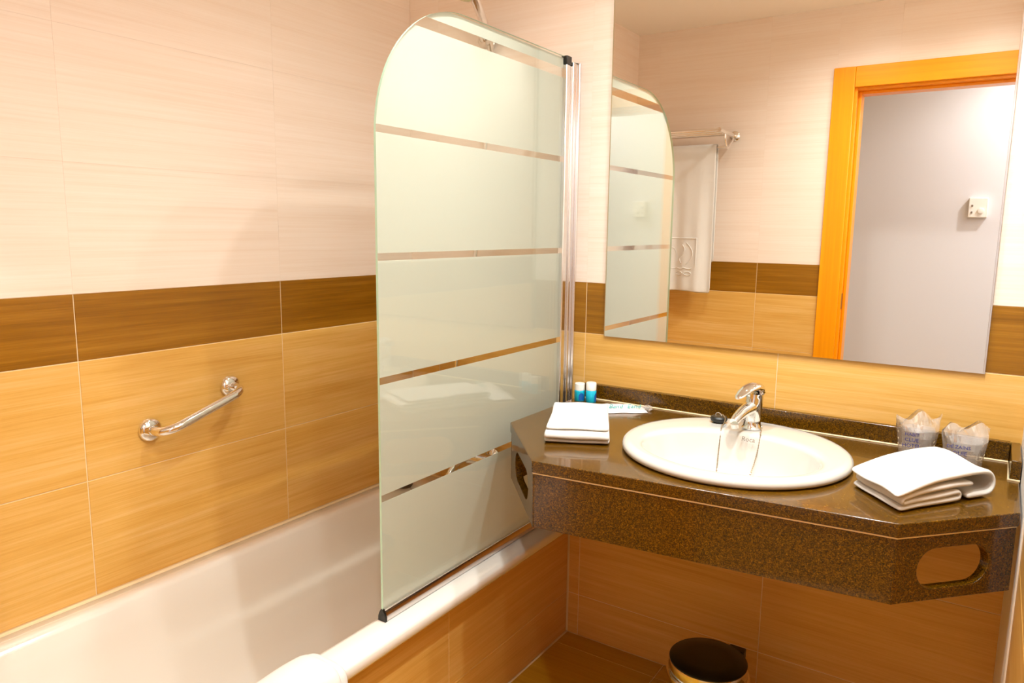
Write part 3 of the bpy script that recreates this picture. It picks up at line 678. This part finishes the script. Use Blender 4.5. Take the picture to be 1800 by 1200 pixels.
# wrapped cups
def cup(cx, cy, seed, lines, label):
    c = thing('wrapped_cup', label, 'cup', (cx, cy, CT), 'wrapped cups on the counter')
    prof_ = [(.0275, .001), (.0285, .003), (.0300, .020), (.0335, .046), (.0360, .066), (.0368, .068), (.0352, .067), (.0325, .046), (.0290, .020), (.0270, .006)]
    obj('cup', MB().lathe(prof_, (cx, cy, CT), n=36), M_CUP, c, smooth=True)
    N_ = 44; loops = []
    hs_ = [(.0, .036), (.010, .038), (.030, .040), (.050, .043), (.066, .047), (.078, .050), (.090, .051), (.102, .052)]
    xd = Vector((.80, .60, 0))
    yd = Vector((-.60, .80, 0))
    for k, (h, r_) in enumerate(hs_):
        row = []; fl = max(0, (h - .060)/.044)       # flattening towards the sealed top
        for j in range(N_):
            a = 2*PI*j/N_; ex, ey = r_*math.cos(a), r_*math.sin(a)
            ex *= 1 + .10*fl; ey *= 1 - .90*fl
            q = Vector((cx, cy, CT + .0012 + h)) + xd*ex + yd*ey
            nz = noise.noise_vector(Vector((math.cos(a)*2.2 + seed, math.sin(a)*2.2, h*38)))
            amp = .0012 + .006*fl + (.003 if k == 0 else 0)*0
            q += xd*nz.x*amp*.6 + yd*nz.y*amp
            if k >= 3: q.z += (.010*math.sin(ex*95 + seed) + .006*nz.z - .006*fl*abs(ex)/.05)*fl
            row.append(q)
        loops.append(row)
    o = obj('clear_wrapper', MB().loft(loops, True, True, False), M_FILM, c)
    vd = Vector((1.8134 - cx, -2.0643 - cy, 0)).normalized(); xt = Vector((-vd.y, vd.x, 0))
    for i, (s_, z) in enumerate(lines):
        # lettering wraps the cup face, one thin slab a line
        text_mesh('printed_line', s_, .0125 if i else .011, M_NAVY, tmat(Vector((cx, cy, CT + z)) + vd*.0435 - xt*.010, xt, vd + up*-.12), o, .0002)
    return c
cup(1.684, -.088, 1.3, (('HABIT', .060), ('CLUE', .047), ('HOTEL', .033)), 'clear plastic cup in crinkled film, nearer the washbasin')
cup(1.783, -.135, 4.7, (('DE.ZAINS', .058), ('LOUIE', .044), ('HOTEL', .030)), 'clear plastic cup in crinkled film, nearer the right wall')

# ------------------------------------------------------------------ pedal bin
bx, by = 1.278, -.315
bn = thing('pedal_bin', 'small steel pedal bin with black lid under the counter', 'bin', (bx, by, 0))
obj('base_ring', MB().lathe([(0.0994, .001), (0.1017, .004), (0.1017, .016), (0.0972, .018)], (bx, by, 0), n=40), M_BLACK, bn, smooth=True)
obj('body', MB().lathe([(0.0960, .016), (0.0960, .228), (0.0960, .230)], (bx, by, 0), n=48), M_STEEL, bn, smooth=True)
obj('rim_ring', MB().lathe([(0.0972, .222), (0.1057, .225), (0.1068, .230), (0.1057, .235), (0.0972, .236)], (bx, by, 0), n=48), M_CHROME, bn, smooth=True)
ld = obj('lid', MB().lathe([(0.0983, .236), (0.1000, .240), (0.1000, .262), (0.0989, .267), (0.0972, .268)], (bx, by, 0), n=48), M_STEEL, bn, smooth=True)
obj('lid_top', MB().lathe([(0.0981, .2665), (0.0985, .270), (0.0949, .273), (0.0565, .2755), (0.0113, .276)], (bx, by, 0), n=48), M_BLACK, ld, smooth=True)
obj('hinge', MB().box(bx + .026, bx + .070, by + .072, by + .100, .246, .273), M_BLACK, bn, bevel=.003)
obj('pedal', MB().box(bx - .018, bx + .018, by - .132, by - .090, .008, .016), M_BLACK, bn, bevel=.003)

# ------------------------------------------------------------------ towel rack on the door wall (seen in the mirror)
tr = thing('towel_rack', 'chrome towel shelf with lower bar on the door wall, seen in the mirror', 'towel rack', (.31, -L, 1.86))
RX0, RX1, RZ_ = .045, .572, 1.866
for x in (RX0, RX1):
    obj('flange', MB().lathe([(.026, .0005), (.026, .006), (.018, .012), (.012, .014)], (x, -L, RZ_), (0, 1, 0), 24), M_CHROME, tr, smooth=True)
    obj('arm', MB().tube([(x, -L + .01, RZ_), (x, -L + .27, RZ_ + .004)], .011, 14), M_CHROME, tr, smooth=True)
    obj('bracket', MB().tube(bez([(x, -L + .17, RZ_ - .006), (x, -L + .165, RZ_ - .035), (x, -L + .130, RZ_ - .068), (x, -L + .105, RZ_ - .066), (x, -L + .03, RZ_ - .02)], 5), .006, 10), M_CHROME, tr, smooth=True)
for yy in (.07, .13, .20, .265):
    obj('shelf_bar', MB().tube([(RX0, -L + yy, RZ_ + .004), (RX1, -L + yy, RZ_ + .004)], .0075, 12), M_CHROME, tr, smooth=True)
obj('towel_bar', MB().tube([(RX0, -L + .115, RZ_ - .066), (RX1, -L + .115, RZ_ - .066)], .0075, 12), M_CHROME, tr, smooth=True)
# hanging towel
ht = thing('hanging_towel', 'white towel with embossed emblem hanging from the rack, seen in the mirror', 'towel', (.28, -L + .11, 1.05))
yb, zb = -L + .115, RZ_ - .066
cl = [(yb - .018, 1.20)] + [(yb - .018, 1.20 + (zb - 1.20)*k/10) for k in range(1, 11)] + [(yb - .014, zb + .012), (yb, zb + .0165), (yb + .014, zb + .012), (yb + .018, zb)] + [(yb + .018, zb + (1.035 - zb)*k/14) for k in range(1, 15)]
def hshape(a, b, v, t):
    d_ = max(0, (zb - b)/.75)
    return a + (.012*math.sin(v*34) + .006*math.sin(v*71 + 1))*d_ + .004*d_, b + .004*math.sin(v*22)*d_, v + (.02 if 0 else 0)*d_
obj('cloth', ribbon(cl, .006, lambda a, b, v: Vector((v, a, b)), .075, .520, 36, .002, 4.0, hshape, 9), M_TOWEL, ht, smooth=True, sub=1)
def ty(v, z): 
    a, b, _ = hshape(yb + .018, z, v, 0); return Vector((v, a + .0035, z))
def stroke(pts, r=.0028):
    return [ty(x, z) for x, z in pts], r
mb = MB()
for pts in ([(.27 + .17*k/10, 1.325) for k in range(11)], [(.30 + .028*math.cos(a), 1.20 + .075*math.sin(a)) for a in [PI*k/10 for k in range(11)]],
            [(.385 + .045*math.sin(a)*.8, 1.30 - .115*k/12) for k, a in ((k, PI*k/12) for k in range(13))], [(.36 + .015*math.sin(k*.6), 1.29 - .010*k) for k in range(11)],
            [(.44, 1.325 - .150*k/10) for k in range(11)], [(.27 + .15*k/10, 1.162 + .004*math.sin(k*2)) for k in range(11)],
            [(.345 + .02*math.cos(a), 1.135 + .010*math.sin(a)) for a in [2*PI*k/10 for k in range(11)]], [(.395 + .02*math.cos(a), 1.135 + .010*math.sin(a)) for a in [2*PI*k/10 for k in range(11)]]):
    q, r_ = stroke(pts); mb.tube(q, r_, 8)
obj('embossed_emblem', mb, M_TOWEL, ht, smooth=True)

# ------------------------------------------------------------------ thermostat in the corridor
th = thing('thermostat', 'small white room thermostat on the grey corridor wall, seen in the mirror', 'thermostat', (1.68, YC, 1.51))
obj('housing', MB().box(1.634, 1.726, YC, YC + .030, 1.457, 1.566), M_WPLAST, th, bevel=.004)
obj('dial', MB().lathe([(.016, 0), (.015, .007), (.012, .008)], (1.694, YC + .030, 1.494), (0, 1, 0), 28), M_WPLAST, th, smooth=True)
for z in (1.522, 1.486):
    obj('switch', MB().box(1.648, 1.656, YC + .0295, YC + .035, z - .005, z + .005), M_GREYP, th, bevel=.001)
